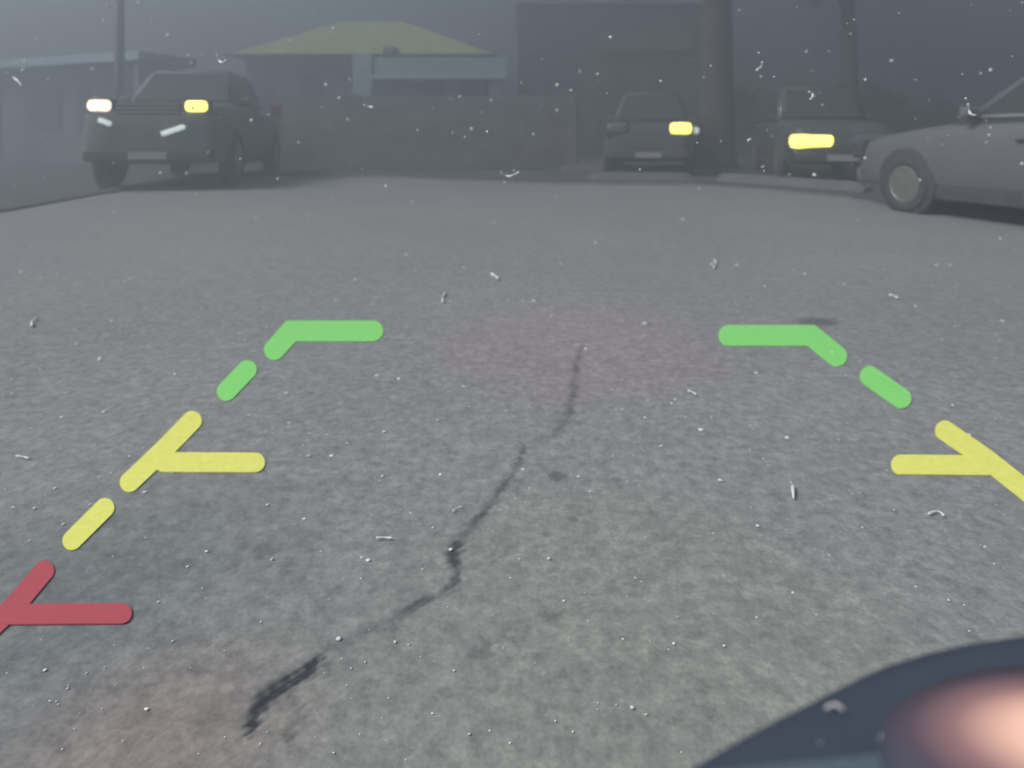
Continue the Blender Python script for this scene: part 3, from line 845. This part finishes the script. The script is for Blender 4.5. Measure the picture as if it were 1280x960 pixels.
glo = bpy.data.objects.new('flare_glow_light', gl); COL.objects.link(glo); glo.parent = rb
glo.location = (lx + .048, ly + .012, SZ + .036)

# ------------------------------------------------------------------ lint and specks
M['lint'] = mat('white_lint', (0.80, 0.80, 0.79), 0.8, var=0.1, scale=30, spec=.2)
M['speck'] = mat('white_speck', (0.80, 0.80, 0.79), 0.8, var=0.3, scale=9, spec=.2)
def fibre(pts, wpx, label, d=None, z=.004):
    """thin curled fibre; on the asphalt when d is None, else drifting in the air at distance d"""
    if d is None:
        P = []
        for p in pts:
            d0 = F * (H - z) / (p[1] - HZ); P.append(Vector(((p[0] - 640) / F * d0, d0, z)))
    else:
        P = [at(p[0], p[1], d + .03 * math.sin(i * 1.7)) for i, p in enumerate(pts)]
    c0 = sum(P, Vector()) / len(P)
    dd = c0.y
    rad = wpx / F * dd / 2
    # smooth
    Q = []
    for i in range(len(P) - 1):
        p0, p1, p2, p3 = P[max(i - 1, 0)], P[i], P[i + 1], P[min(i + 2, len(P) - 1)]
        for k in range(5):
            t = k / 5
            Q.append(.5 * ((2 * p1) + (p2 - p0) * t + (2 * p0 - 5 * p1 + 4 * p2 - p3) * t * t + (3 * p1 - p0 - 3 * p2 + p3) * t ** 3))
    Q.append(P[-1])
    bm = bmesh.new()
    tube(bm, [q - c0 for q in Q], [rad * (.7 + .3 * math.sin(i * .9)) for i in range(len(Q))], 6)
    o = link('lint_fibre', bm, M['lint'], None, True)
    o.location = c0
    if d is None: o.location.z += rad
    tag(o, label, 'lint', 'curled white lint fibres')
fibre([(7, 91), (14, 95), (22, 101), (27, 107)], 3, 'slanting white fibre at far left below the teal roof edge', 2.2)
fibre([(18, 80), (24, 88), (30, 86), (31, 76)], 2.4, 'hooked white fibre overlapping the teal roof edge', 2.6)
fibre([(271, 68), (273, 74), (277, 78), (283, 75)], 3, 'small hooked fibre at the left tip of the green roof', 1.8)
fibre([(455, 131), (460, 133), (466, 134)], 3, 'tiny straight fibre below the porch post', 2.0)
fibre([(626, 215), (631, 219), (638, 220), (649, 215)], 2.6, 'smile shaped white fibre before the board fence', 2.0)
fibre([(946, 88), (949, 85), (952, 83), (953, 78)], 2.8, 'wavy white fibre in the sky between the two tree trunks', 2.0)
fibre([(1011, 115), (1015, 116), (1016, 120), (1013, 124)], 3, 'small hook of lint above the wide yellow headlight', 1.7)
fibre([(1210, 130), (1211, 136), (1213, 142), (1219, 144)], 3, 'upright white fibre above the hood of the silver sedan', 2.1)
fibre([(993, 185), (995, 191)], 3.4, 'short white fibre just under the wide yellow headlight', 1.9)
fibre([(935, 176), (939, 173)], 3, 'short white fibre between the two lit suv headlights', 1.6)
fibre([(554, 379), (553, 373), (557, 367)], 2.6, 'small crescent fibre on asphalt between the green markings, left one')
fibre([(614, 344), (619, 347), (623, 350)], 4, 'knotted tuft of lint on asphalt, farther than the green markings')
fibre([(1111, 370), (1117, 371), (1122, 374)], 3, 'wavy fibre on asphalt above the right green dash')
fibre([(40, 409), (40, 403), (46, 399)], 3, 'crescent fibre on asphalt near the left edge')
fibre([(991, 609), (992, 625)], 4.5, 'upright short fibre on asphalt left of the cut off yellow marking')
fibre([(566, 640), (570, 636), (577, 634)], 2, 'thin crescent fibre on asphalt beside the middle of the crack')
fibre([(20, 571), (28, 572), (36, 574)], 2.6, 'flat fibre on asphalt left of the forked yellow marking')

fibre([(1033, 887), (1040, 882), (1048, 884), (1054, 889)], 3.4, 'bent fibre lying on the dark bumper corner near its outer edge', None, .602)
fibre([(1099, 922), (1104, 925), (1109, 927)], 4, 'tiny straight fibre on the dark bumper corner left of the flare glow', None, .602)
fibre([(470, 674), (479, 673), (490, 674)], 3, 'flat pale fibre on asphalt just left of the middle of the crack')
fibre([(1160, 644), (1172, 640), (1180, 646)], 3, 'short curled fibre on asphalt below the cut off yellow marking')
fibre([(893, 326), (895, 331), (892, 336)], 2.4, 'short upright fibre on asphalt right of the picture middle, beyond the green markings')
fibre([(860, 489), (865, 491), (870, 494)], 2.4, 'small slanting fibre on asphalt below the right bent green marking')
def at_z(px, py, z):
    d_ = F * (H - z) / (py - HZ)
    return Vector(((px - 640) / F * d_, d_, z))
bm = bmesh.new()
def speck(bm, p, size, flat):
    res = bmesh.ops.create_icosphere(bm, subdivisions=1, radius=size)
    vs = res['verts']
    rot = Matrix.Rotation(rnd.uniform(0, 6.28), 3, 'Z')
    bmesh.ops.scale(bm, vec=(rnd.uniform(.6, 1.3), rnd.uniform(.6, 1.2), flat), verts=vs)
    bmesh.ops.rotate(bm, cent=(0, 0, 0), matrix=rot, verts=vs)
    bmesh.ops.translate(bm, vec=p, verts=vs)
named = [(515, 252, 2.6), (508, 318, 2.4), (667, 376, 2.4), (806, 404, 3.2), (853, 274, 2.2), (125, 449, 2.4), (876, 537, 3.8), (984, 547, 4.2), (547, 525, 2.2), (587, 508, 2.0), (478, 595, 2.4), (900, 600, 3), (947, 657, 2.6), (423, 798, 2.6), (183, 886, 3), (686, 698, 2.6), (1250, 298, 2.6), (258, 689, 2.2), (385, 270, 1.8), (460, 700, 2.4), (43, 635, 2.4), (79, 655, 2), (1040, 440, 2.2), (1253, 401, 2), (945, 466, 2.2), (1006, 342, 2.2), (1051, 948, 0), (890, 330, 2.4), (921, 331, 2), (790, 884, 2), (905, 807, 2)]
for px_, py_, s in named:
    if not s: continue
    v = at_z(px_, py_, .003); speck(bm, v, s * 1.15 / F * v.y, .35)
for _ in range(420):
    px_, py_ = rnd.uniform(0, 1280), rnd.uniform(240, 955)
    if px_ > 860 and py_ > 790: continue
    v = at_z(px_, py_, .002); s = .9 + 1.8 * rnd.random() ** 3
    speck(bm, v, s / F * v.y, .35)
for px_, py_, s_ in ((1053, 950, 3.4), (1227, 859, 2.4), (1241, 876, 2.2), (1150, 886, 1.6), (1025, 929, 1.6), (1206, 910, 1.5), (1262, 838, 1.6)):
    v = at_z(px_, py_, .601); speck(bm, v, s_ / F * v.y, .4)
tag(link('ground_specks', bm, M['speck']), 'countless tiny white specks strewn over the asphalt and bumper', 'specks', kind='stuff')
bm = bmesh.new()
for _ in range(170):
    d_ = rnd.uniform(1.2, 6.5)
    p = at(rnd.uniform(0, 1280), rnd.uniform(2, 250), d_)
    speck(bm, p, (.8 + 1.7 * rnd.random() ** 3) / F * d_, 1)
tag(link('airborne_dust', bm, M['speck']), 'tiny white flecks of dust drifting in the air', 'dust', kind='stuff')

# ------------------------------------------------------------------ added glare veil
bm = nbox(-78, 78, -42, 78, -1.05, 12.0)  # added volume, stands in for the screen's veil of glare
hz = bpy.data.materials.new('glare_veil')
hz.use_nodes = True
n = hz.node_tree.nodes
n.remove(n['Principled BSDF'])
pv_ = n.new('ShaderNodeVolumePrincipled')
pv_.inputs['Color'].default_value = (0.475, 0.525, 0.585, 1)
pv_.inputs['Density'].default_value = 0.074
pv_.inputs['Anisotropy'].default_value = 0.52
hz.node_tree.links.new(pv_.outputs[0], n['Material Output'].inputs['Volume'])
ho = link('glare_veil', bm, hz)
tag(ho, 'grey haze added to veil the view like screen glare', 'glare_veil', kind='stuff')
